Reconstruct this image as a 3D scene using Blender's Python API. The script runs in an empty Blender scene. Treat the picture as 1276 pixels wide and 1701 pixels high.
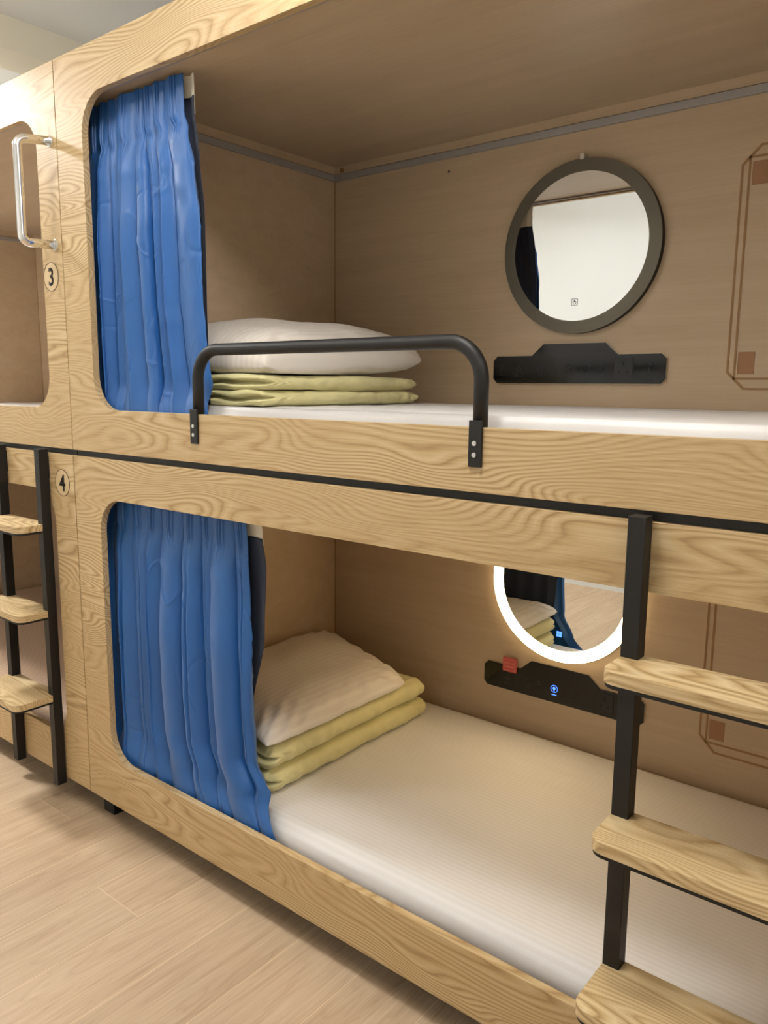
import bpy, bmesh, math, random
from mathutils import Vector, Matrix, noise
PI = math.pi
sc = bpy.context.scene
COL = sc.collection
random.seed(4)

# ------------------------------------------------------------------ helpers
def lin(r, g, b):
    f = lambda c: (c/255)/12.92 if c/255 <= 0.04045 else ((c/255+0.055)/1.055)**2.4
    return (f(r), f(g), f(b), 1.0)

class NT:
    def __init__(s, name):
        s.m = bpy.data.materials.new(name); s.m.use_nodes = True
        s.t = s.m.node_tree; s.b = s.t.nodes['Principled BSDF']; s.out = s.t.nodes['Material Output']
    def n(s, kind, **kw):
        nd = s.t.nodes.new(kind)
        for k, v in kw.items():
            if k.startswith('i_'):
                key = k[2:]; key = int(key) if key.isdigit() else key
                nd.inputs[key].default_value = v
            else: setattr(nd, k, v)
        return nd
    def l(s, a, b): s.t.links.new(a, b)
    def math(s, op, a, b=None, c=None):
        nd = s.n('ShaderNodeMath', operation=op)
        for i, v in enumerate((a, b, c)):
            if v is None: continue
            if isinstance(v, (int, float)): nd.inputs[i].default_value = v
            else: s.l(v, nd.inputs[i])
        return nd.outputs[0]
    def coord(s, scale=(1, 1, 1), loc=(0, 0, 0)):
        tc = s.n('ShaderNodeTexCoord'); mp = s.n('ShaderNodeMapping')
        mp.inputs['Scale'].default_value = scale; mp.inputs['Location'].default_value = loc
        s.l(tc.outputs['Object'], mp.inputs['Vector']); return mp.outputs['Vector']
    def noise(s, vec, scale=1, detail=2, rough=.5, dist=0):
        nd = s.n('ShaderNodeTexNoise'); s.l(vec, nd.inputs['Vector'])
        nd.inputs['Scale'].default_value = scale; nd.inputs['Detail'].default_value = detail
        nd.inputs['Roughness'].default_value = rough; nd.inputs['Distortion'].default_value = dist
        return nd.outputs['Fac']
    def ramp(s, fac, stops, interp='LINEAR'):
        nd = s.n('ShaderNodeValToRGB'); nd.color_ramp.interpolation = interp
        e = nd.color_ramp.elements
        while len(e) < len(stops): e.new(0.5)
        for i, (p, c) in enumerate(stops):
            e[i].position = p; e[i].color = c if len(c) == 4 else (*c, 1)
        s.l(fac, nd.inputs['Fac']); return nd.outputs['Color']
    def mix(s, fac, a, b, mode='MIX'):
        nd = s.n('ShaderNodeMix', data_type='RGBA', blend_type=mode)
        for sock, v in ((nd.inputs[0], fac), (nd.inputs[6], a), (nd.inputs[7], b)):
            if isinstance(v, (int, float, tuple)): sock.default_value = v
            else: s.l(v, sock)
        return nd.outputs[2]
    def bump(s, h, strength=.2, dist=.001):
        nd = s.n('ShaderNodeBump'); nd.inputs['Strength'].default_value = strength
        nd.inputs['Distance'].default_value = dist
        s.l(h, nd.inputs['Height']); s.l(nd.outputs['Normal'], s.b.inputs['Normal'])
    def set(s, **kw):
        for k, v in kw.items():
            s.b.inputs[k.replace('_', ' ')].default_value = v
        return s

def plain(name, col, rough=.5, metal=0, **kw):
    t = NT(name); t.b.inputs['Base Color'].default_value = col
    t.b.inputs['Roughness'].default_value = rough; t.b.inputs['Metallic'].default_value = metal
    # a trace of wear so that no surface is perfectly even
    f = t.noise(t.coord((30, 30, 30)), 1, 3)
    t.l(t.math('ADD', t.math('MULTIPLY', f, .12), max(0, rough-.06)), t.b.inputs['Roughness'])
    for k, v in kw.items(): t.b.inputs[k.replace('_', ' ')].default_value = v
    return t.m

def oak(name, dark, mid, light, freq=18, bias=50, contrast=1.0):
    t = NT(name)
    v = t.coord((1.55, 7.5, 7.5))
    n1 = t.noise(v, 1, 1.2, .4, .35)
    sep = t.n('ShaderNodeSeparateXYZ'); t.l(t.coord(), sep.inputs[0])
    zz = t.math('ADD', sep.outputs['Z'], t.math('MULTIPLY', sep.outputs['Y'], .9))
    ph = t.math('ADD', t.math('MULTIPLY', n1, freq), t.math('MULTIPLY', zz, bias))
    j = t.noise(t.coord((6, 90, 90)), 1, 2)
    ph = t.math('ADD', ph, t.math('MULTIPLY', j, .35))
    fr = t.math('FRACT', ph)
    c = t.ramp(fr, [(0, dark), (.13, mid), (.45, light), (.78, mid), (1, dark)])
    # where the figure calms down the wood is plain and fine-grained
    msk = t.noise(t.coord((1.3, 7, 7), (3, 5, 2)), 1, 1)
    mf = t.ramp(msk, [(.40, (0, 0, 0)), (.58, (1, 1, 1))])
    fib = t.noise(t.coord((9, 320, 320)), 1, 3, .6)
    fc = t.ramp(fib, [(.3, dark), (.5, mid), (.7, light)])
    c0 = t.mix(.30, mid, fc)
    mm = t.math('MULTIPLY', t.math('ADD', t.math('MULTIPLY', mf, .55), .35), contrast)
    c1 = t.mix(mm, c0, c)
    c2 = t.mix(.16, c1, fc)
    t.l(c2, t.b.inputs['Base Color'])
    t.set(Roughness=.42); t.bump(t.math('ADD', fr, t.math('MULTIPLY', fib, 1.5)), .12, .0006)
    return t.m

M = {}
M['oak'] = oak('oak_laminate', lin(146, 112, 66), lin(192, 163, 117), lin(217, 196, 154), 27, 52)
M['oak_tread'] = oak('oak_tread', lin(150, 117, 70), lin(197, 169, 123), lin(228, 209, 167), 26, 45, 1.0)

def birch(name, a, b, c, rough=.4):
    t = NT(name)
    f1 = t.noise(t.coord((1.6, 14, 26)), 1, 3, .55, .4)
    f2 = t.noise(t.coord((7, 160, 220)), 1, 3, .6)
    col = t.ramp(f1, [(.25, a), (.5, b), (.78, c)])
    col = t.mix(.35, col, t.ramp(f2, [(.3, a), (.7, c)]))
    t.l(col, t.b.inputs['Base Color']); t.set(Roughness=rough)
    t.bump(f2, .05, .0004); return t.m
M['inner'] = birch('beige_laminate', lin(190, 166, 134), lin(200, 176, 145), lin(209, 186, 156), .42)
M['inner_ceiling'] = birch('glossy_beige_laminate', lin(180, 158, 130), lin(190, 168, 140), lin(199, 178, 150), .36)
M['groove'] = plain('routed_groove_wood', lin(160, 122, 78), .6)
M['block'] = plain('raw_block_wood', lin(166, 124, 90), .7)
M['black'] = plain('black_powder_coat', lin(13, 12, 12), .5)
M['black_gap'] = plain('black_joint_strip', lin(16, 16, 18), .5)
M['chrome'] = plain('chrome', (.86, .86, .85, 1), .16, 1)
M['screw'] = plain('steel_screw', (.7, .7, .68, 1), .3, 1)
M['alu'] = plain('grey_aluminium', lin(170, 166, 163), .4, .2)
M['bounce'] = plain('grey_bounce_board', lin(178, 172, 162), .8)
M['white'] = plain('white_tape', lin(222, 214, 196), .8)
M['wall'] = plain('white_wall_paint', lin(232, 236, 236), .8)
M['ceil'] = plain('white_ceiling_paint', lin(246, 244, 240), .85)
M['beam'] = plain('cream_beam_paint', lin(238, 229, 208), .85)
M['plate'] = plain('black_glass_plate', lin(10, 10, 11), .10)
M['platerim'] = plain('silver_plate_rim', lin(205, 190, 165), .35, .4)
M['icon'] = plain('grey_printed_icon', lin(52, 52, 55), .5)
M['dark_icon'] = plain('unlit_icon', lin(26, 26, 34), .5)
M['socket'] = plain('black_socket_plastic', lin(20, 20, 21), .35)
M['hole'] = plain('socket_hole', lin(3, 3, 3), .8)
M['red'] = plain('red_card', lin(206, 92, 82), .4)
M['pink'] = plain('pale_card_print', lin(240, 150, 135), .5)
M['ink'] = plain('black_brown_ink', lin(26, 18, 14), .95)
M['sticker'] = plain('pale_sticker', lin(205, 180, 138), .6)
M['foot'] = plain('black_plastic_foot', lin(22, 22, 23), .6)
M['clip'] = plain('clear_plastic_clip', lin(225, 220, 210), .3)

def emit(name, col, strength):
    t = NT(name); t.b.inputs['Base Color'].default_value = col
    t.b.inputs['Emission Color'].default_value = col
    t.b.inputs['Emission Strength'].default_value = strength
    return t.m
M['ring_on'] = emit('lit_led_ring', (1.0, .77, .43, 1), 16)
M['blue_on'] = emit('lit_blue_icon', (.05, .16, 1.0, 1), 3.0)
M['lamp'] = emit('main_lamp_diffuser', (1, .985, .96, 1), 150)
M['fill_mild'] = emit('mild_fill_diffuser', (1, .985, .96, 1), 24)
M['fill_weak'] = emit('weak_fill_diffuser', (1, .98, .945, 1), 46)
t = NT('mirror_glass'); t.set(Metallic=1.0, Roughness=.0); t.b.inputs['Base Color'].default_value = (.86, .88, .87, 1); M['mirror'] = t.m
t = NT('frosted_ring'); t.set(Metallic=.55, Roughness=.32); t.b.inputs['Base Color'].default_value = lin(104, 98, 84)
t.l(t.math('ADD', t.math('MULTIPLY', t.noise(t.coord((60, 60, 60)), 1, 2), .06), .28), t.b.inputs['Roughness']); M['frost'] = t.m

def floor_mat():
    t = NT('pale_oak_planks')
    W, L = .195, 1.25
    sep = t.n('ShaderNodeSeparateXYZ'); t.l(t.coord((1, 1, 1), (-.364, .2, 0)), sep.inputs[0])
    xi = t.math('DIVIDE', sep.outputs['X'], W); row = t.math('FLOOR', xi)
    yo = t.math('ADD', t.math('DIVIDE', sep.outputs['Y'], L), t.math('MULTIPLY', row, .37))
    cell = t.math('FLOOR', yo)
    fx = t.math('FRACT', xi); fy = t.math('FRACT', yo)
    cb = t.n('ShaderNodeCombineXYZ'); t.l(row, cb.inputs[0]); t.l(cell, cb.inputs[1])
    wn = t.n('ShaderNodeTexWhiteNoise'); t.l(cb.outputs[0], wn.inputs['Vector'])
    # grain runs along y, each plank offset
    off = t.n('ShaderNodeVectorMath', operation='MULTIPLY_ADD')
    t.l(wn.outputs['Color'], off.inputs[0]); off.inputs[1].default_value = (20, 20, 20)
    t.l(t.coord((16, 1.5, 1)), off.inputs[2])
    n1 = t.noise(off.outputs[0], 1, 2, .5, .8)
    off2 = t.n('ShaderNodeVectorMath', operation='MULTIPLY_ADD')
    t.l(wn.outputs['Color'], off2.inputs[0]); off2.inputs[1].default_value = (20, 20, 20)
    t.l(t.coord((150, 5, 1)), off2.inputs[2])
    n2 = t.noise(off2.outputs[0], 1, 4, .65)
    fr = t.math('FRACT', t.math('MULTIPLY', n1, 9))
    a, b, c = lin(168, 140, 110), lin(196, 169, 138), lin(214, 191, 161)
    col = t.ramp(n1, [(.28, a), (.5, b), (.72, c)])
    col = t.mix(.38, col, t.ramp(fr, [(0, a), (.2, b), (.6, c), (1, b)]))
    col = t.mix(.35, col, t.ramp(n2, [(.3, a), (.7, c)]))
    tone = t.math('ADD', t.math('MULTIPLY', wn.outputs['Value'], .10), .93)
    tc = t.n('ShaderNodeCombineXYZ')
    for i in range(3): t.l(tone, tc.inputs[i])
    col = t.mix(1.0, col, tc.outputs[0], 'MULTIPLY')
    ex = t.math('MINIMUM', fx, t.math('SUBTRACT', 1, fx)); ey = t.math('MINIMUM', fy, t.math('SUBTRACT', 1, fy))
    jx = t.math('LESS_THAN', ex, .0012/W*.9); jy = t.math('LESS_THAN', ey, .0011/L)
    jj = t.math('MAXIMUM', jx, jy)
    col = t.mix(t.math('MULTIPLY', jj, .55), col, lin(236, 214, 176))
    t.l(col, t.b.inputs['Base Color']); t.set(Roughness=.45)
    t.bump(t.math('SUBTRACT', t.math('MULTIPLY', n2, .4), jj), .15, .0006)
    return t.m
M['floor'] = floor_mat()

def stripes(name, base, alt, axis, period=.017, rough=.55):
    t = NT(name)
    sep = t.n('ShaderNodeSeparateXYZ'); t.l(t.coord(), sep.inputs[0])
    s_ = t.math('SINE', t.math('MULTIPLY', sep.outputs[axis], 2*PI/period))
    f = t.ramp(t.math('ADD', t.math('MULTIPLY', s_, .5), .5), [(.35, (0, 0, 0)), (.65, (1, 1, 1))])
    wv = t.noise(t.coord((400, 400, 400)), 1, 2)
    t.l(t.mix(f, base, alt), t.b.inputs['Base Color'])
    t.l(t.math('ADD', t.math('MULTIPLY', f, .2), rough-.1), t.b.inputs['Roughness'])
    t.set(Sheen_Weight=.15)
    t.bump(t.math('ADD', t.math('MULTIPLY', f, .6), t.math('MULTIPLY', wv, .4)), .2, .0005)
    return t.m
M['sheet'] = stripes('striped_white_sheet', lin(234, 232, 230), lin(230, 227, 224), 'Y', .0145)
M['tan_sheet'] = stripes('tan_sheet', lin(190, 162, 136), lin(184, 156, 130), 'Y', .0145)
M['pillow'] = stripes('striped_white_pillowcase', lin(226, 218, 208), lin(220, 211, 201), 'X', .021)

def cloth(name, col, rough=.5, sheen=.3, scale=900, amp=.15, spec=.5, col2=None):
    t = NT(name)
    w = t.noise(t.coord((scale, scale, scale)), 1, 1)
    lo = t.noise(t.coord((5, 5, 2)), 1, 2)
    c2 = col2 or tuple(min(1, c*1.12) for c in col[:3])+(1,)
    t.l(t.mix(lo, col, c2), t.b.inputs['Base Color'])
    t.set(Roughness=rough, Sheen_Weight=sheen); t.b.inputs['Specular IOR Level'].default_value = spec
    t.bump(w, amp, .0005); return t.m
M['blue'] = cloth('blue_satin_curtain', lin(28, 90, 158), .46, .12, 900, .1, .6)
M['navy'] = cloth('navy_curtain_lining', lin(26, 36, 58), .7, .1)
M['quilt'] = cloth('pale_green_quilt_cloth', lin(212, 204, 150), .6, .2)

def root(name, label, cat, loc=(0, 0, 0), group=None, rotz=0):
    o = bpy.data.objects.new(name, None); COL.objects.link(o)
    o.location = loc; o.rotation_euler = (0, 0, rotz); o.empty_display_size = .1
    o['label'] = label; o['category'] = cat
    if group: o['group'] = group
    return o
def tag(o, label, cat, group=None):
    o['label'] = label; o['category'] = cat
    if group: o['group'] = group
    return o
def rloc(p):
    v = Vector((0, 0, 0))
    while p is not None: v += p.location; p = p.parent
    return v
def obj(name, bm, mat, parent=None, origin=None, smooth=False, bevel=0, seg=2):
    """vertices come in world metres; the object is placed so that they stay there"""
    me = bpy.data.meshes.new(name)
    base = rloc(parent)
    org = Vector(origin) if origin is not None else base.copy()
    bmesh.ops.translate(bm, verts=bm.verts, vec=-org)
    bmesh.ops.recalc_face_normals(bm, faces=bm.faces)
    bm.to_mesh(me); bm.free()
    mats = mat if isinstance(mat, (list, tuple)) else [mat]
    for m_ in mats: me.materials.append(M[m_])
    if smooth:
        for p in me.polygons: p.use_smooth = True
    o = bpy.data.objects.new(name, me); COL.objects.link(o)
    if parent is not None: o.parent = parent
    o.location = org-base
    if bevel:
        b = o.modifiers.new('bevel', 'BEVEL'); b.width = bevel; b.segments = seg
        b.limit_method = 'ANGLE'; b.angle_limit = math.radians(40); b.harden_normals = False
    return o
def NB(): return bmesh.new()
def box(bm, x0, x1, y0, y1, z0, z1, mi=0):
    vs = [bm.verts.new((x, y, z)) for x in (x0, x1) for y in (y0, y1) for z in (z0, z1)]
    for f in ((0, 1, 3, 2), (4, 6, 7, 5), (0, 4, 5, 1), (2, 3, 7, 6), (0, 2, 6, 4), (1, 5, 7, 3)):
        bm.faces.new([vs[i] for i in f]).material_index = mi
def bx(*a):
    bm = NB(); box(bm, *a); return bm
def rrect(x0, x1, z0, z1, r, n=12):
    pts = []
    for cx, cz, a0 in ((x1-r, z1-r, 0), (x0+r, z1-r, 90), (x0+r, z0+r, 180), (x1-r, z0+r, 270)):
        for k in range(n+1):
            a = math.radians(a0+90*k/n); pts.append((cx+r*math.cos(a), cz+r*math.sin(a)))
    return pts
def prism(bm, loops, f, d0, d1):
    """extrude a polygon (first loop outer, others holes) between depths d0,d1; f(a,b,d)->xyz"""
    rings = []
    for d in (d0, d1):
        edges = []; rr = []
        for lp in loops:
            vs = [bm.verts.new(f(a, b, d)) for a, b in lp]
            es = [bm.edges.new((vs[i], vs[(i+1) % len(vs)])) for i in range(len(vs))]
            edges += es; rr.append(vs)
        bmesh.ops.triangle_fill(bm, use_beauty=True, use_dissolve=False, edges=edges)
        rings.append(rr)
    for a, b in zip(*rings):
        for i in range(len(a)):
            j = (i+1) % len(a); bm.faces.new((a[i], a[j], b[j], b[i]))
FY = lambda a, b, d: (a, d, b)      # polygon in x-z, depth along y
FZ = lambda a, b, d: (a, b, d)      # polygon in x-y, depth along z
def circle(cx, cz, r, n=96): return [(cx+r*math.cos(2*PI*k/n), cz+r*math.sin(2*PI*k/n)) for k in range(n)]
def tube(bm, pts, r, n=20, cap=True):
    pts = [Vector(p) for p in pts]; rings = []
    up = None
    for i, p in enumerate(pts):
        d = (pts[min(i+1, len(pts)-1)]-pts[max(i-1, 0)]).normalized()
        if up is None:
            up = d.orthogonal().normalized()
        up = (up-d*up.dot(d)).normalized(); s = d.cross(up)
        rings.append([bm.verts.new(p+(up*math.cos(2*PI*k/n)+s*math.sin(2*PI*k/n))*r) for k in range(n)])
    for a, b in zip(rings, rings[1:]):
        for k in range(n): bm.faces.new((a[k], a[(k+1) % n], b[(k+1) % n], b[k]))
    if cap: bm.faces.new(rings[0]); bm.faces.new(rings[-1][::-1])
def bend(path, r, n=10):
    """round the corners of a polyline"""
    P = [Vector(p) for p in path]; out = [P[0]]
    for a, b, c in zip(P, P[1:], P[2:]):
        u = (a-b).normalized(); v = (c-b).normalized()
        p0 = b+u*r; p1 = b+v*r
        for k in range(n+1):
            t = k/n; w = math.sin(t*PI/2)
            # quarter arc between p0 and p1 around centre b+u*r+v*r
            cc = b+u*r+v*r
            out.append(cc-v*r*math.cos(t*PI/2)-u*r*math.sin(t*PI/2))
    out.append(P[-1]); return out
def disc(bm, c, r, y0, y1, n=24):
    prism(bm, [circle(c[0], c[1], r, n)], FY, y0, y1)
def ring_bm(cx, cz, ro, ri, y0, y1, n=96):
    bm = NB(); prism(bm, [circle(cx, cz, ro, n), circle(cx, cz, ri, n)], FY, y0, y1); return bm
def text_bm(ch, cx, cz, h, y, off=.0):
    cu = bpy.data.curves.new('glyph', 'FONT'); cu.body = ch; cu.size = 1; cu.offset = off; cu.extrude = 0
    o = bpy.data.objects.new('glyph', cu); COL.objects.link(o)
    dg = bpy.context.evaluated_depsgraph_get(); me = o.evaluated_get(dg).to_mesh()
    bm = NB(); bm.from_mesh(me); o.evaluated_get(dg).to_mesh_clear()
    bpy.data.objects.remove(o); bpy.data.curves.remove(cu)
    xs = [v.co.x for v in bm.verts]; ys = [v.co.y for v in bm.verts]
    s = h/(max(ys)-min(ys)); mx = (max(xs)+min(xs))/2; my = (max(ys)+min(ys))/2
    for v in bm.verts:
        v.co = Vector(((v.co.x-mx)*s*.95+cx, y, (v.co.y-my)*s+cz))
    r = bmesh.ops.extrude_face_region(bm, geom=bm.faces[:])
    bmesh.ops.translate(bm, verts=[g for g in r['geom'] if isinstance(g, bmesh.types.BMVert)], vec=(0, -.0006, 0))
    return bm
def struct(name, bm, m, **kw):
    o = obj(name, bm, m, **kw); o['kind'] = 'structure'; return o
N = lambda x, y, z: noise.noise(Vector((x, y, z)))

# ------------------------------------------------------------------ the room
CEIL = 2.75
FY0, FY1, FX0, FX1 = -1.95, 1.06, -4.3, 4.6
struct('floor', bx(FX0, FX1, FY0, FY1, -.05, 0), 'floor', origin=(0, 0, 0))
struct('ceiling', bx(FX0, FX1, FY0, FY1, CEIL, CEIL+.05), 'ceil')
struct('wall_back', bx(FX0-.05, FX1+.05, FY1, FY1+.05, 0, CEIL), 'wall')
struct('wall_front', bx(FX0-.05, FX1+.05, FY0-.05, FY0, 0, CEIL), 'wall')
struct('wall_left', bx(FX0-.05, FX0, FY0, FY1, 0, CEIL), 'wall')
struct('wall_right', bx(FX1, FX1+.05, FY0, FY1, 0, CEIL), 'wall')
struct('trim_1', bx(-1.06, -.862, FY0, FY1, 2.633, CEIL), 'beam')

# ------------------------------------------------------------------ bunk pods
D = .996
def pod(name, label, x0, x1, zb, zt, oz0, oz1, ox0, ox1, zi0, zi1, xi0, xi1, feet=False, strip=True, r=.1, hatch=None):
    """x0..x1, zb..zt outside; o* opening; zi0 bed board height, zi1 inner ceiling; xi* inner end faces"""
    R = root(name, label, 'bunk bed', ((x0+x1)/2, .5, zb), 'wooden capsule bunks')
    bm = NB(); prism(bm, [[(x0, zb), (x1, zb), (x1, zt), (x0, zt)], rrect(ox0, ox1, oz0, oz1, r)], FY, 0, .02)
    obj('front_panel', bm, 'oak', R, bevel=.0009, seg=2)
    obj('back_panel', bx(x0+.002, x1-.002, D, D+.02, zb, zt), 'inner', R)
    obj('end_panel', bx(x0+.002, xi0, .125, D, zb, zi1), 'inner', R)
    obj('end_panel', bx(xi1, x1-.002, .125, D, zb, zi1), 'inner', R)
    obj('side_board', bx(x0+.002, x0+.018, .02, .125, zb, zi1), 'inner', R)
    obj('side_board', bx(x1-.018, x1-.002, .02, .125, zb, zi1), 'inner', R)
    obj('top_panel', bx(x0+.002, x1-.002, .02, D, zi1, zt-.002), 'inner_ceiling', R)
    obj('added_underboard', bx(x0+.002, x1-.002, .021, D, zb, zb+.012), 'black', R)  # unseen black board added so the gap under the pod stays dark
    obj('bed_board', bx(xi0, xi1, .02, D, zi0-.02, zi0), 'inner', R)
    if feet:
        for fx in (x0+.035, x1-.045):
            for fy in (.06 if x0 > 0 else .25, .9):
                obj('foot', bx(fx-.03, fx+.03, fy-.02, fy+.04, 0, zb), 'foot', R, bevel=.003)
    if strip:   # lighter cornice strip and grey trunking round the inside
        c = obj('cornice_strip', bx(xi0, xi1, D-.008, D, zi1-.027, zi1), 'inner', R)
        obj('cornice_strip', bx(xi0, xi0+.008, .125, D-.008, zi1-.027, zi1), 'inner', R)
        obj('cable_trunking', bx(xi0, xi1, D-.013, D, zi1-.050, zi1-.029), 'alu', R, bevel=.002)['label'] = 'grey metal cable trunking'
        obj('cable_trunking', bx(xi0, xi0+.013, .125, D-.013, zi1-.050, zi1-.029), 'alu', R, bevel=.002)['label'] = 'grey metal cable trunking'
    obj('corner_joint', bx(xi0, xi0+.003, D-.0016, D, zi0, zi1-.05), 'groove', R)
    if zt > 2: obj('added_bounce_board', bx(x0+.003, x1-.003, .022, D+.02, zt-.002, zt-.0003), 'bounce', R)['label'] = 'grey board added on top to tone the bounced light'  # unseen board added to grey the light bounced onto beam and ceiling
    if feet: obj('toe_shade_board', bx(x0+.01, x1-.01, .115, .13, .001, zb-.001), 'black_gap', R)  # black board added behind the toe gap to deepen its shade
    obj('curtain_rail', bx(xi0+.01, xi1-.01, .022, .034, zi1-.007, zi1), 'alu', R, bevel=.002)
    return R

P1 = pod('bunk_capsule', 'upper oak bunk capsule with black guard rail and unlit round mirror', .002, 2.216, 1.198, 2.302, 1.322, 2.178, .135, 2.081,
         1.25, 2.19, .17, 2.046)
P2 = pod('bunk_capsule', 'lower oak bunk capsule with glowing round mirror inside', .002, 2.216, .08, 1.18, .232, 1.061, .135, 2.081,
         .15, 1.085, .17, 2.046, feet=True, strip=True)
P3 = pod('bunk_capsule', 'upper left oak bunk capsule beside the chrome grab handle', -2.216, -.0015, 1.198, 2.302, 1.322, 2.178, -2.081, -.115,
         1.25, 2.19, -2.046, -.17)
P4 = pod('bunk_capsule', 'lower left oak bunk capsule behind the left ladder', -2.216, -.002, .08, 1.18, .232, 1.061, -2.081, -.125,
         .15, 1.085, -2.046, -.17, feet=True)
# black joint strip on top of each lower pod
for x0, x1, R in ((.002, 2.216, P2), (-2.216, -.002, P4)):
    obj('joint_strip', bx(x0, x1, .014, D, 1.180, 1.198), 'black_gap', R)['label'] = 'black strip between the stacked capsules'

def hatch(R, x0, z0, x1, z1, dz_in):
    """routed outline of the escape hatch: outer octagon groove, inner double groove and two corner blocks"""
    g = .0055
    def frame(bm, pts_o, pts_i, y0, y1): prism(bm, [pts_o, pts_i], FY, y0, y1)
    def octo(e, ch):
        a, b, c, d = x0+e, x1-e, z0+e, z1-e
        return [(a+ch, c), (b-ch, c), (b, c+ch), (b, d-ch), (b-ch, d), (a+ch, d), (a, d-ch), (a, c+ch)]
    bm = NB(); frame(bm, octo(0, .045), octo(g, .0432), D-.0015, D)
    h = obj('escape_hatch', bm, 'groove', R); h['label'] = 'routed outline of the escape hatch'
    bm = NB()
    for e in (.018,):
        o = [(x0+e, z0+.027), (x1-e, z0+.027), (x1-e, z1-.027), (x0+e, z1-.027)]
        i = [(x0+e+g, z0+.027+g), (x1-e-g, z0+.027+g), (x1-e-g, z1-.027-g), (x0+e+g, z1-.027-g)]
        frame(bm, o, i, D-.0015, D)
    obj('inner_groove', bm, 'groove', h)
    for zz in (z0+.042, z1-.042-.058):
        for xx in (x0+.028, x1-.028-.042):
            obj('corner_block', bx(xx, xx+.042, D-.002, D, zz, zz+.058), 'block', h, bevel=.001)
hatch(P1, 1.606, 1.396, 2.03, 2.02, 0)
hatch(P2, 1.606, .358, 2.03, .97, 0)
# small hook on the cornice and a screw hole in the back panel
obj('cornice_hook', bx(.212, .222, D-.018, D-.008, 2.166, 2.180), 'groove', P1, bevel=.001)
bm = NB(); disc(bm, (.682, 2.100), .004, D-.001, D, 12); obj('screw_hole', bm, 'hole', P1)

# ------------------------------------------------------------------ mattresses
def softbox(bm, x0, x1, y0, y1, z0, z1, r, nx, ny, nz, disp=None):
    """rounded box with a regular grid on every side"""
    V = {}
    hx, hy, hz = (x1-x0)/2, (y1-y0)/2, (z1-z0)/2; c = Vector(((x0+x1)/2, (y0+y1)/2, (z0+z1)/2))
    def vert(i, j, k):
        if (i, j, k) in V: return V[(i, j, k)]
        def g(t, n, h):          # denser near the ends
            u = 2*t/n-1; return h*math.sin(u*PI/2*.92)/math.sin(PI/2*.92)
        p = Vector((g(i, nx, hx), g(j, ny, hy), g(k, nz, hz)))
        q = Vector((max(-hx+r, min(hx-r, p.x)), max(-hy+r, min(hy-r, p.y)), max(-hz+r, min(hz-r, p.z))))
        d = p-q
        if d.length > 1e-9: nrm = d.normalized(); pos = q+nrm*min(r, d.length) if d.length > r else p
        else: nrm = Vector((0, 0, 1)); pos = p
        pos = c+pos
        if disp: pos = disp(pos, nrm, (p.x/hx, p.y/hy, p.z/hz))
        v = bm.verts.new(pos); V[(i, j, k)] = v; return v
    def quad(a, b, c_, d): bm.faces.new((vert(*a), vert(*b), vert(*c_), vert(*d)))
    for i in range(nx):
        for j in range(ny):
            for k in (0, nz): quad((i, j, k), (i+1, j, k), (i+1, j+1, k), (i, j+1, k))
    for i in range(nx):
        for k in range(nz):
            for j in (0, ny): quad((i, j, k), (i+1, j, k), (i+1, j, k+1), (i, j, k+1))
    for j in range(ny):
        for k in range(nz):
            for i in (0, nx): quad((i, j, k), (i, j+1, k), (i, j+1, k+1), (i, j, k+1))

def mattress(label, x0, x1, y0, zb, zt, seed, group, mat='sheet'):
    def disp(p, n, u):
        if u[2] > -.2:
            w = .0022*N(p.x*2.2+seed, p.y*9, seed)+.0012*N(p.x*5, p.y*28, seed+3)
            p = p+Vector((0, 0, w*min(1, u[2]+.2)))
            if u[1] < -.9: p.y += .003*N(p.x*3, p.z*60, seed+8)
        return p
    bm = NB(); softbox(bm, x0, x1, y0, .990, zb, zt, .055, 110, 70, 12, disp)
    o = obj('mattress', bm, mat, origin=((x0+x1)/2, .5, zb), smooth=True)
    return tag(o, label, 'mattress', group)
G = 'sheeted mattresses in the capsules'
mattress('white sheeted mattress in the upper capsule behind the guard rail', .176, 2.04, .050, 1.25, 1.342, 1, G)
mattress('striped sheeted mattress in the lower capsule under the glowing mirror', .176, 2.04, .050, .15, .264, 5, G)
mattress('mattress in the upper left capsule beside the chrome grab handle', -2.04, -.176, .050, 1.25, 1.292, 9, G)
mattress('dull tan mattress behind the left ladder in the lower left capsule', -2.04, -.176, .050, .15, .262, 13, G, 'tan_sheet')

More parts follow.
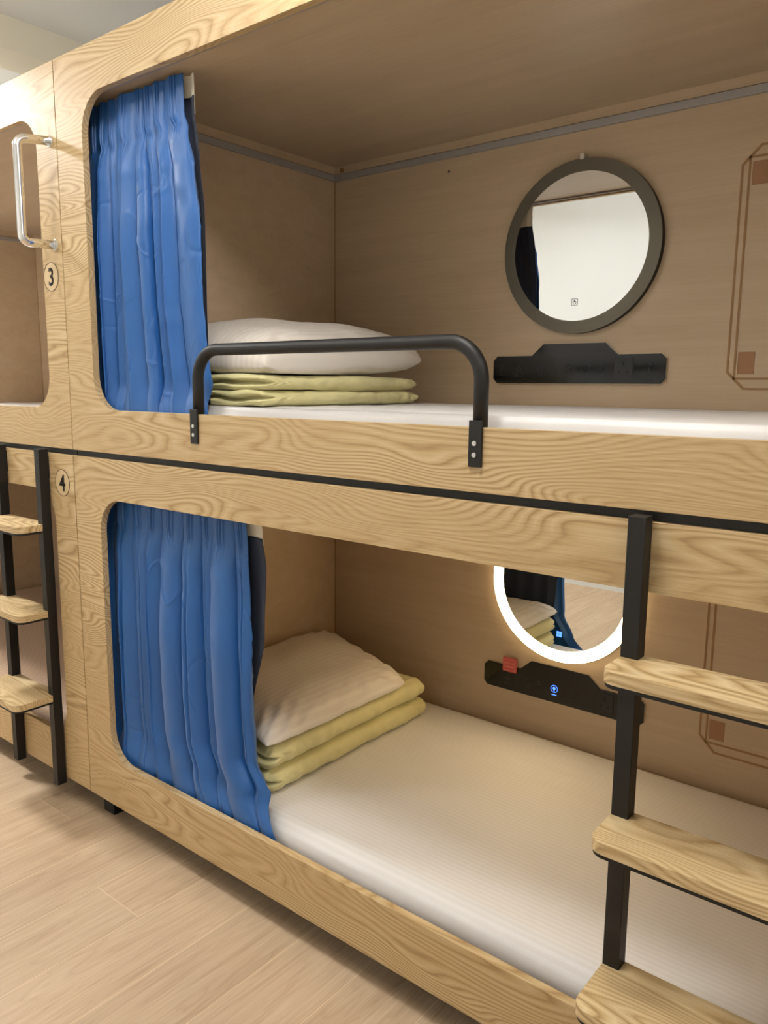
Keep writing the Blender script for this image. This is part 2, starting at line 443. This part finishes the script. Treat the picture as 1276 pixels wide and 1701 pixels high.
# ------------------------------------------------------------------ quilts and pillows
def quilt(label, x0, x1, y0, y1, z0, heights, seed, ends):
    R = root('folded_quilt', label, 'quilt', ((x0+x1)/2, (y0+y1)/2, z0), 'folded green quilts')
    z = z0
    for li, h in enumerate(heights):
        sx = x1-.012*li+(.01 if li else 0)
        sy = y0+.004*li
        zc = z+h/2
        def disp(p, n, u, zc=zc, h=h, li=li):
            s = seed+li*11
            # bulging, wrinkled rolled edge on the +x side
            w = 0
            if n.x > .2: w += (.009*abs(N(p.y*17+p.z*9, p.z*6, s))+.006*N(p.y*38-p.z*20, p.z*14, s+2))*n.x-.004
            if n.y < -.2 or n.y > .2: w += .008*N(p.x*9, p.z*22, s+4)*abs(n.y)
            w += .004*N(p.x*6, p.y*6, s+5)+.0015*N(p.x*22, p.y*22, s+6)
            q = p+n*w
            if u[1] < -.55:      # the open end shows the cloth folded back on itself
                k = min(1, (-u[1]-.55)/.4)
                wob = .006*N(p.x*10, 0, s+7)
                q.y += ends*k*math.exp(-((p.z-zc-wob)/.0055)**2)
                q.z += .005*k*N(p.x*11, 3, s+9)
            if u[1] > .8: q.z -= .006*(u[1]-.8)/.2*u[2]
            q.z = min(max(q.z, z0+.0006), z0+sum(heights)+.006)
            return q
        bm = NB(); softbox(bm, x0, sx, sy, y1-.01*li, z, z+h-.001, h*.49, 60, 90, 26, disp)
        obj('folded_layer', bm, 'quilt', R, smooth=True)
        z += h
    return R
def pillow(label, cx, cy, z, hx, hy, h, seed, tilt=(0, 0), seam=.3, shear=0, full=.40, group=None):
    bm = NB(); nx, ny = 100, 120
    def pt(i, j, side):
        u = -1+2*i/nx; v = -1+2*j/ny
        u = math.sin(u*PI/2*.9)/math.sin(PI/2*.9); v = math.sin(v*PI/2*.9)/math.sin(PI/2*.9)
        x = hx*u*(1-.035*(1-v*v)); y = hy*v*(1-.04*(1-u*u))
        # soft corners
        cn = (abs(u)*abs(v))**6; x *= 1-.06*cn; y *= 1-.045*cn
        e = max(0, (1-abs(u)**3.0))*max(0, (1-abs(v)**3.2))
        edge = (1-e); prof = e**full
        wr = .011*N(x*6, y*6, seed)*e+.007*edge*N(x*22, y*22, seed+1)*min(1, e*8)
        cr = min(1, e*5)*(abs(u)*abs(v))**2.5*.010*math.sin((abs(u)-abs(v))*24+seed)
        zz = h*(1-seam)*prof+wr+cr if side > 0 else -h*seam*prof
        zz += (.006*N(x*6+3, y*6, seed+4)+.004*N(x*20, y*20, seed+9))*edge
        zz += tilt[0]*x+tilt[1]*y
        return Vector((cx+x, cy+y+shear*(hx-x), max(z+.0012, z+h*seam+zz)))
    for side in (1, -1):
        g = [[bm.verts.new(pt(i, j, side)) for j in range(ny+1)] for i in range(nx+1)]
        for i in range(nx):
            for j in range(ny):
                bm.faces.new((g[i][j], g[i+1][j], g[i+1][j+1], g[i][j+1]))
    bmesh.ops.remove_doubles(bm, verts=bm.verts, dist=.0004)
    o = obj('pillow', bm, 'pillow', origin=(cx, cy, z), smooth=True)
    return tag(o, label, 'pillow', group)
quilt('pale green folded quilt on the upper mattress behind the guard rail', .20, .745, .100, .775, 1.3425, (.042, .041), 21, .030)
quilt('yellow green folded quilt on the lower mattress beside the blue curtain', .20, .74, .115, .865, .2645, (.070, .072), 44, .022)
pillow('plump white pillow atop the folded quilt in the upper capsule', .475, .455, 1.4265, .275, .35, .165, 2, (-.07, .05), .30, 0, .42, group='white pillows on the quilts')
pillow('striped white pillow atop the folded quilt in the lower capsule', .47, .415, .4075, .275, .325, .095, 7, (-.02, 0), .16, .36, .45, group='white pillows on the quilts')

# ------------------------------------------------------------------ curtains
def interp(tab, z):
    tab = sorted(tab)
    if z <= tab[0][0]: return tab[0][1]
    for (a, va), (b, vb) in zip(tab, tab[1:]):
        if z <= b:
            t = (z-a)/(b-a); t = t*t*(3-2*t); return va+(vb-va)*t
    return tab[-1][1]
def smooth(a, b, x):
    t = max(0, min(1, (x-a)/(b-a))); return t*t*(3-2*t)
def curtain(label, z0, z1, xl, edge, lin_edge, nf, seed, y0, gather, tape_h, zl):
    R = root('privacy_curtain', label, 'curtain', (xl+.2, y0, z1), 'blue privacy curtains')
    nx, nz = 560, 260
    rnd = random.Random(int(seed*10)); K = 40
    dep = [rnd.choice((.45, .75, 1.0, 1.0)) for k in range(K)]
    lean = [rnd.uniform(-.5, .9) for k in range(K)]
    wid = [rnd.uniform(.5, 1.7) for k in range(K)]
    cum = [0]
    for w in wid: cum.append(cum[-1]+w)
    tot = cum[int(nf)]
    def warp(s, z):
        q = (z-z0)/(z1-z0)
        return s+min(1, (z1-z)/.3)*(.022*N(s*2.6, q*1.1, seed)+.014*N(s*6, q*1.9, seed+1))
    def cell(s, z):
        t = warp(s, z)*tot
        k = 0
        while k < K-1 and cum[k+1] < t: k += 1
        return k, (t-cum[k])/wid[k]
    bm = NB(); g = []
    for i in range(nx+1):
        row = []
        for j in range(nz+1):
            s = i/nx; z = z0+(z1-z0)*j/nz
            xr = interp(edge, z); x = xl+(xr-xl)*s
            top = z1-z
            k, f = cell(s, z); f = max(0, min(1, f))
            hd = 1-smooth(gather-.015, gather+.05, top)       # 1 in the header band
            # round outward belly, narrow valley between two folds
            belly = math.sin(PI*f)**(.45+.35*lean[k]*lean[k])
            a = interp([(0, .008), (gather, .014), (gather+.10, .034), (.40, .048), (2, .050)], top)*dep[k]
            y = y0-a*belly
            # a second, shallower fold on one flank of some folds
            if lean[k] > .1:
                c = .30+.4*((k*37) % 10)/10
                d = (f-c-.05*N(z*2.2, k, seed))/.09
                y += .013*math.exp(-d*d)*smooth(.05, .35, top)
            # triple pinch in the middle of each fold
            if hd > 0:
                for c, am in ((.38, .7), (.5, 1), (.62, .7)):
                    y -= hd*.0075*am*math.exp(-((f-c)/.035)**2)
                y += hd*.005
            # one sideways tuck just below each pinch
            y += .003*math.exp(-((top-gather-.012)/.011)**2)*math.exp(-((f-.5)/.20)**2)
            fr = smooth(0, .22, top)
            y += fr*(.0042*N(x*9+z*2, z*2.6, seed+5)+.0016*N(x*26-z*9, z*7, seed+6))
            # a few sharp dents and drag lines
            c = N(x*8+z*7, z*3.5-x*9, seed+12)
            y -= fr*.0028*math.exp(-(c/.035)**2)*smooth(.0, .25, N(x*7, z*7, seed+30)-.02)
            c = N(x*9-z*6, z*5+x*6, seed+17)
            y += fr*.0022*math.exp(-(c/.04)**2)*smooth(.0, .2, N(x*6, z*5, seed+33))
            xs = x+fr*a*lean[k]*.55*math.sin(2*PI*f)
            if s > .985: xs = min(xs, x+.002)
            # towards the hem the cloth squeezes in behind the front board
            q = smooth(z0+.01, z0+.11, z)
            y = (.034+(y-y0+.5*a)*.40)*(1-q)+y*q
            y = max(.0222, min(y, .0475+.033*q))
            row.append(bm.verts.new((xs, y, z)))
        g.append(row)
    for i in range(nx):
        for j in range(nz): bm.faces.new((g[i][j], g[i+1][j], g[i+1][j+1], g[i][j+1]))
    o = obj('curtain_cloth', bm, 'blue', R, smooth=True)
    so = o.modifiers.new('thickness', 'SOLIDIFY'); so.thickness = .0010; so.offset = 1
    # lining, seen past the free edge and from inside
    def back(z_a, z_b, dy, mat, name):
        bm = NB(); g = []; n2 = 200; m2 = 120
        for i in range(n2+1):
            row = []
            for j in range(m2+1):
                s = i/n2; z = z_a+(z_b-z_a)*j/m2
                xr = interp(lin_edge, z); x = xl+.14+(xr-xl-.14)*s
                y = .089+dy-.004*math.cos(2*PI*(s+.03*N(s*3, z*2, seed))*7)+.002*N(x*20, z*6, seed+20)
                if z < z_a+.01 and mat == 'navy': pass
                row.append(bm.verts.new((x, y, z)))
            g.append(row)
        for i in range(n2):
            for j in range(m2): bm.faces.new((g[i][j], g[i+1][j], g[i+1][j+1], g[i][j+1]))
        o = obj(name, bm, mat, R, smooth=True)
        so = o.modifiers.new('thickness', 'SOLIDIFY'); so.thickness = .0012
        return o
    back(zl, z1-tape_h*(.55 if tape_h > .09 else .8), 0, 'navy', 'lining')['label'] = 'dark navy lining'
    back(z1-tape_h, z1-.002, .003, 'white', 'header_tape')['label'] = 'white header tape'
    return R
curtain('gathered bright blue curtain at the left of the upper capsule', 1.30, 2.180, .045,
        [(2.187, .490), (2.09, .492), (2.04, .512), (1.954, .538), (1.825, .555), (1.609, .562), (1.546, .572), (1.36, .596), (1.30, .610)],
        [(2.187, .520), (2.10, .520), (1.967, .539), (1.835, .552), (1.614, .552), (1.34, .556)], 8, 3.1, .073, .115, .10, 1.346)
curtain('blue curtain spilling over the board of the lower capsule', .218, 1.073, .045,
        [(1.073, .700), (.85, .722), (.55, .730), (.40, .740), (.305, .790), (.20, .850)],
        [(1.073, .742), (1.02, .752), (.934, .767), (.753, .755), (.524, .705), (.27, .69)], 9, 8.7, .073, .09, .085, .270)

# ------------------------------------------------------------------ mirrors
def mirror(label, cx, cz, lit):
    R = root('round_mirror', label, 'mirror', (cx, D, cz), 'round wall mirrors in the capsules')
    y1 = D; y0 = D-.022
    bm = NB(); prism(bm, [circle(cx, cz, .2495)], FY, y0+.003, y1)
    obj('mirror_back', bm, 'black', R)
    bm = NB(); prism(bm, [circle(cx, cz, .2125)], FY, y0, y0+.003)
    obj('mirror_glass', bm, 'mirror', R)
    o = obj('light_ring', ring_bm(cx, cz, .2495, .2125, y0, y0+.003), 'ring_on' if lit else 'frost', R)
    o['label'] = 'glowing warm white light ring' if lit else 'unlit grey frosted light ring'
    # touch switch
    sx, sz = cx+(-.004 if not lit else -.002), cz-.158
    if not lit:
        bm = NB(); s = .010
        prism(bm, [rrect(sx-s, sx+s, sz-s, sz+s, .002, 3), rrect(sx-s+.0012, sx+s-.0012, sz-s+.0012, sz+s-.0012, .002, 3)], FY, y0-.0005, y0)
        prism(bm, [circle(sx, sz-.001, .0055, 20), circle(sx, sz-.001, .0042, 20)], FY, y0-.0005, y0)
        box(bm, sx-.0007, sx+.0007, y0-.0005, y0, sz, sz+.0075)
        obj('touch_switch', bm, 'icon', R)
    else:
        bm = NB()
        for a in (-1, 1):
            for b in (-1, 1): prism(bm, [rrect(sx+a*.0047-.0042, sx+a*.0047+.0042, sz+b*.0047-.0042, sz+b*.0047+.0042, .0012, 3)], FY, y0-.0005, y0)
        obj('touch_switch', bm, 'blue_on', R)['label'] = 'glowing blue touch switch'
    if not lit:
        obj('mirror_clip', bx(cx-.006, cx+.006, y0-.004, y1, cz+.246, cz+.262), 'clip', R, bevel=.001)
    return R
mirror('round mirror with unlit grey ring above the upper black switch plate', 1.167, 1.809, False)
mirror('round mirror with glowing ring above the lower black switch plate', 1.164, .777, True)

# ------------------------------------------------------------------ switch plates
def plate(label, z0, lit):
    xL, xR = .882, 1.445; zt = z0+.085; zr = z0+.120
    y1 = D; y0 = D-.011
    R = root('switch_plate', label, 'switch panel', (xL, D, z0), 'black switch plates in the capsules')
    def out(e):
        c = .014
        return [(xL-e+c, z0-e), (xR+e-c, z0-e), (xR+e, z0-e+c), (xR+e, zt+e-c), (xR+e-c, zt+e), (1.302+e*.4, zt+e),
                (1.262+e*.4, zr+e), (1.060-e*.4, zr+e), (1.020-e*.4, zt+e), (xL-e+c, zt+e), (xL-e, zt+e-c), (xL-e, z0-e+c)]
    bm = NB(); prism(bm, [out(0)], FY, y0, y0+.006); obj('face_plate', bm, 'plate', R, bevel=.0008)
    bm = NB(); prism(bm, [out(.0018)], FY, y0+.006, y1); obj('rim', bm, 'platerim', R)
    yi = y0-.0004; zc = z0+.047
    # five touch icons in rings with a small word bar below
    for k, x in enumerate((1.050, 1.092, 1.148, 1.205, 1.252)):
        on = lit and k == 2
        if k == 2 and not lit: pass
        r = .0125
        bm = NB(); prism(bm, [circle(x, zc, r, 32), circle(x, zc, r-.0014, 32)], FY, yi, y0)
        if k % 2 == 0:
            prism(bm, [circle(x, zc+.0015, .0048, 16)], FY, yi, y0); box(bm, x-.0018, x+.0018, yi, y0, zc-.008, zc-.003)
        else:
            prism(bm, [circle(x, zc, .0058, 20), circle(x, zc, .0042, 20)], FY, yi, y0); box(bm, x-.0007, x+.0007, yi, y0, zc, zc+.009)
        box(bm, x-.009, x+.009, yi, y0, zc-.0215, zc-.0190)
        o = obj('touch_icon', bm, 'blue_on' if on else 'dark_icon', R)
        if on: o['label'] = 'glowing blue touch icon'
    # card slot marks at the left
    bm = NB(); x = .975
    prism(bm, [circle(x, z0+.043, .0085, 24), circle(x, z0+.043, .0068, 24)], FY, yi, y0)
    box(bm, x-.0028, x+.0028, yi, y0, z0+.0415, z0+.0445)
    box(bm, x-.013, x+.013, yi, y0, z0+.019, z0+.0205); box(bm, x-.013, x-.0015, yi, y0, z0+.023, z0+.026)
    bm2 = circle(x+.002, z0+.061, .0035, 3); prism(bm, [bm2], FY, yi, y0)
    obj('card_mark', bm, 'icon', R)
    bm = NB(); prism(bm, [rrect(x-.024, x+.024, z0+.012, z0+.074, .003, 4), rrect(x-.0232, x+.0232, z0+.0128, z0+.0732, .003, 4)], FY, yi, y0)
    obj('card_slot', bm, 'dark_icon', R)
    bm = NB(); x = .912
    prism(bm, [circle(x, z0+.052, .007, 20), circle(x, z0+.052, .0058, 20)], FY, yi, y0)
    box(bm, x-.006, x+.006, yi, y0, z0+.024, z0+.026); box(bm, x-.001, x+.001, yi, y0, z0+.030, z0+.040)
    obj('port_mark', bm, 'dark_icon', R)
    # three-pin socket
    x = 1.322; zc2 = z0+.046
    bm = NB(); prism(bm, [rrect(x-.028, x+.028, zc2-.030, zc2+.030, .002, 3)], FY, y0-.002, y0)
    s = obj('socket', bm, 'socket', R, bevel=.0006)
    for a, b, w, h in ((0, .012, .0034, .0075), (-.0125, -.012, .0055, .0034), (.0125, -.012, .0055, .0034)):
        obj('socket_slot', bx(x+a-w/1.6, x+a+w/1.6, y0-.0026, y0-.002, zc2+b-h/1.6, zc2+b+h/1.6), 'hole', s)
    # usb ports at the right
    x = 1.398
    bm = NB(); prism(bm, [circle(x+.003, z0+.056, .0045, 20), circle(x+.003, z0+.056, .003, 20)], FY, yi, y0)
    prism(bm, [rrect(x-.009, x+.009, z0+.018, z0+.029, .002, 4), rrect(x-.0078, x+.0078, z0+.0192, z0+.0278, .002, 4)], FY, yi, y0)
    box(bm, x-.001, x+.001, yi, y0, z0+.034, z0+.046)
    obj('usb_port', bm, 'icon', R)
    return R
plate('black switch plate with three-pin socket beneath the unlit mirror', 1.411, False)
plate('black switch plate with blue lit icon beneath the glowing mirror', .381, True)
R = root('key_card', 'red key card stuck in the lower black switch plate', 'card', (.985, D-.012, .452))
bm = NB(); prism(bm, [rrect(.957, 1.010, .447, .496, .003, 4)], FY, D-.0165, D-.0118)
obj('card_body', bm, 'red', R)
bm = NB(); prism(bm, [rrect(.963, 1.004, .452, .478, .002, 4), rrect(.9642, 1.0028, .4532, .4768, .002, 4)], FY, D-.0168, D-.0165)
box(bm, .970, .997, D-.0168, D-.0165, .463, .4665)
obj('printed_frame', bm, 'pink', R)['label'] = 'pale printed frame'

# ------------------------------------------------------------------ guard rail
R = root('guard_rail', 'black tubular guard rail screwed to the upper capsule board', 'guard rail', (1.04, -.02, 1.25))
XL, XR = .600, 1.4475; yt = .0125
path = bend([(XL, yt, 1.3225), (XL, yt, 1.483), (XR, yt, 1.483), (XR, yt, 1.3225)], .075, 14)
bm = NB(); tube(bm, path, .0145, 24); obj('rail_tube', bm, 'black', R, smooth=True)
for x in (XL, XR):
    bm = NB()
    box(bm, x-.0145, x+.0145, -.006, -.0002, 1.247, 1.335)
    br = obj('bracket', bm, 'black', R, bevel=.0012)
    for z in (1.270, 1.292):
        bm = NB(); disc(bm, (x, z), .0048, -.0085, -.006, 20); disc(bm, (x, z), .0022, -.0092, -.0085, 6)
        obj('screw', bm, 'screw', br)

# ------------------------------------------------------------------ grab handle
R = root('grab_handle', 'chrome grab handle above the number 3 sticker', 'handle', (-.03, 0, 1.80))
xh = -.036
path = bend([(-.030, -.001, 2.090), (xh, -.099, 2.078), (xh-.002, -.099, 1.797), (-.030, -.001, 1.800)], .022, 10)
bm = NB(); tube(bm, path, .0125, 24); obj('handle_tube', bm, 'chrome', R, smooth=True)
for z in (2.088, 1.800):
    bm = NB(); disc(bm, (-.030, z), .0155, -.006, -.0002, 28); obj('mounting_collar', bm, 'chrome', R, bevel=.001)

# ------------------------------------------------------------------ number stickers
def sticker(ch, cx, cz, label):
    R = root('number_sticker', label, 'sticker', (cx, 0, cz), 'numbered bunk stickers')
    bm = NB(); prism(bm, [circle(cx, cz, .042, 64)], FY, -.0007, -.0001); obj('sticker_disc', bm, 'sticker', R)
    obj('ring', ring_bm(cx, cz, .0425, .0408, -.0011, -.0003, 64), 'ink', R)
    obj('numeral', text_bm(ch, cx, cz, .053, -.0009, .018), 'ink', R)['label'] = 'black numeral '+ch
sticker('3', -.070, 1.713, 'round sticker with a black 3 on the upper left board')
sticker('4', -.071, 1.090, 'round sticker with a black 4 beside the left ladder')

# ------------------------------------------------------------------ ladders
def ladder(label, x0, treads, seed):
    w = .307; x1 = x0+w; pw = .030
    R = root('bunk_ladder', label, 'ladder', ((x0+x1)/2, 0, .062), 'black steel ladders with oak treads')
    for a in (x0, x1-pw):
        obj('post', bx(a, a+pw, -.034, -.003, .062, 1.192), 'black', R, bevel=.0012)
    obj('hook_plate', bx(x0, x1, -.003, -.0002, 1.150, 1.178) if False else bx(x0+.002, x0+pw-.002, -.003, -.0002, 1.10, 1.17), 'black', R)
    obj('hook_plate', bx(x1-pw+.002, x1-.002, -.003, -.0002, 1.10, 1.17), 'black', R)
    for zt, yf in treads:
        th = .021
        # outline: rounded front corners, notched round the posts at the back
        yb = -.005; n0 = -.0345; r = .026
        def outl(e):
            pts = [(x0+pw+.0006+e, yb-e), (x0+pw+.0006+e, n0-e), (x0+e, n0-e)]
            for k in range(9):
                a = PI+PI/2*k/8; pts.append((x0+e+r+r*math.cos(a), yf+e+r+r*math.sin(a)))
            for k in range(9):
                a = 1.5*PI+PI/2*k/8; pts.append((x1-e-r+r*math.cos(a), yf+e+r+r*math.sin(a)))
            pts += [(x1-e, n0-e), (x1-pw-.0006-e, n0-e), (x1-pw-.0006-e, yb-e)]
            return pts
        bm = NB(); prism(bm, [outl(0)], FZ, zt-th, zt)
        t = obj('tread', bm, 'oak_tread', R, bevel=.0015)
        bm = NB(); prism(bm, [outl(.0015)], FZ, zt-th-.007, zt-th)
        obj('tread_bracket', bm, 'black', t)['label'] = 'black steel plate under the tread'
    return R
T = [(.953, -.118), (.668, -.130), (.380, -.160)]
ladder('black ladder with oak treads in front of the glowing mirror capsule', 1.764, T, 1)
ladder('black ladder with oak treads at the left edge beside sticker 4', -.452, T, 2)

# ------------------------------------------------------------------ ceiling panel light and added fill lamps
def lamp(name, label, x, y, sx, sy, mat):
    R = root(name, label, 'ceiling light', (x, y, CEIL-.03), 'added fill lamps over the aisle')
    # fill lamp added to brighten the ceiling: a glowing box on a short stem
    obj('ceiling_rose', bx(x-.06, x+.06, y-.06, y+.06, CEIL-.02, CEIL), 'wall', R, bevel=.004)
    bm = NB(); tube(bm, [(x, y, CEIL-.02), (x, y, CEIL-.165)], .012, 16); obj('stem', bm, 'chrome', R)
    obj('diffuser', bx(x-sx/2, x+sx/2, y-sy/2, y+sy/2, CEIL-.225, CEIL-.165), mat, R, bevel=.015, seg=3)
lamp('added_fill_lamp', 'added hanging fill lamp over the middle of the aisle', 1.35, -.45, .24, .24, 'fill_weak')
lamp('added_fill_lamp', 'added hanging fill lamp nearest the cream ceiling beam', .0, -1.0, .24, .24, 'fill_mild')
lamp('added_fill_lamp', 'added hanging fill lamp at the right end of the aisle', 3.4, -.45, .24, .24, 'fill_weak')
R = root('ceiling_panel_light', 'flush square light panel in the ceiling beyond the cream beam', 'ceiling light', (-1.8, -.38, CEIL))
bm = NB(); prism(bm, [rrect(-2.00, -1.60, -.58, -.18, .01, 4), rrect(-1.98, -1.62, -.56, -.20, .006, 4)], FZ, CEIL-.012, CEIL)
obj('lamp_frame', bm, 'wall', R)
obj('diffuser', bx(-1.9795, -1.6205, -.5595, -.2005, CEIL-.006, CEIL), 'lamp', R)

# ------------------------------------------------------------------ world, camera, view
W = bpy.data.worlds.new('World'); sc.world = W; W.use_nodes = True
W.node_tree.nodes['Background'].inputs[0].default_value = (.9, .95, 1, 1)
W.node_tree.nodes['Background'].inputs[1].default_value = .3
cx, cy, cz = 2.252576, -1.271426, 1.396436
yaw, pitch, roll, f = 0.6800893, -0.1577877, 0.0090705, 1309.5788
fw = Vector((-math.sin(yaw)*math.cos(pitch), math.cos(yaw)*math.cos(pitch), math.sin(pitch)))
r = Vector((math.cos(yaw), math.sin(yaw), 0)); u = r.cross(fw)
r2 = r*math.cos(roll)+u*math.sin(roll); u2 = u*math.cos(roll)-r*math.sin(roll)
cam = bpy.data.cameras.new('camera'); co = bpy.data.objects.new('camera', cam); COL.objects.link(co)
mw = Matrix((r2, u2, -fw)).transposed().to_4x4(); mw.translation = Vector((cx, cy, cz)); co.matrix_world = mw
cam.sensor_fit = 'HORIZONTAL'; cam.sensor_width = 36; cam.lens = f*36/1276; cam.clip_start = .02
sc.camera = co
vs = sc.view_settings
vs.view_transform = 'Standard'; vs.look = 'None'; vs.gamma = 1; vs.use_curve_mapping = False
vs.exposure = 0.22
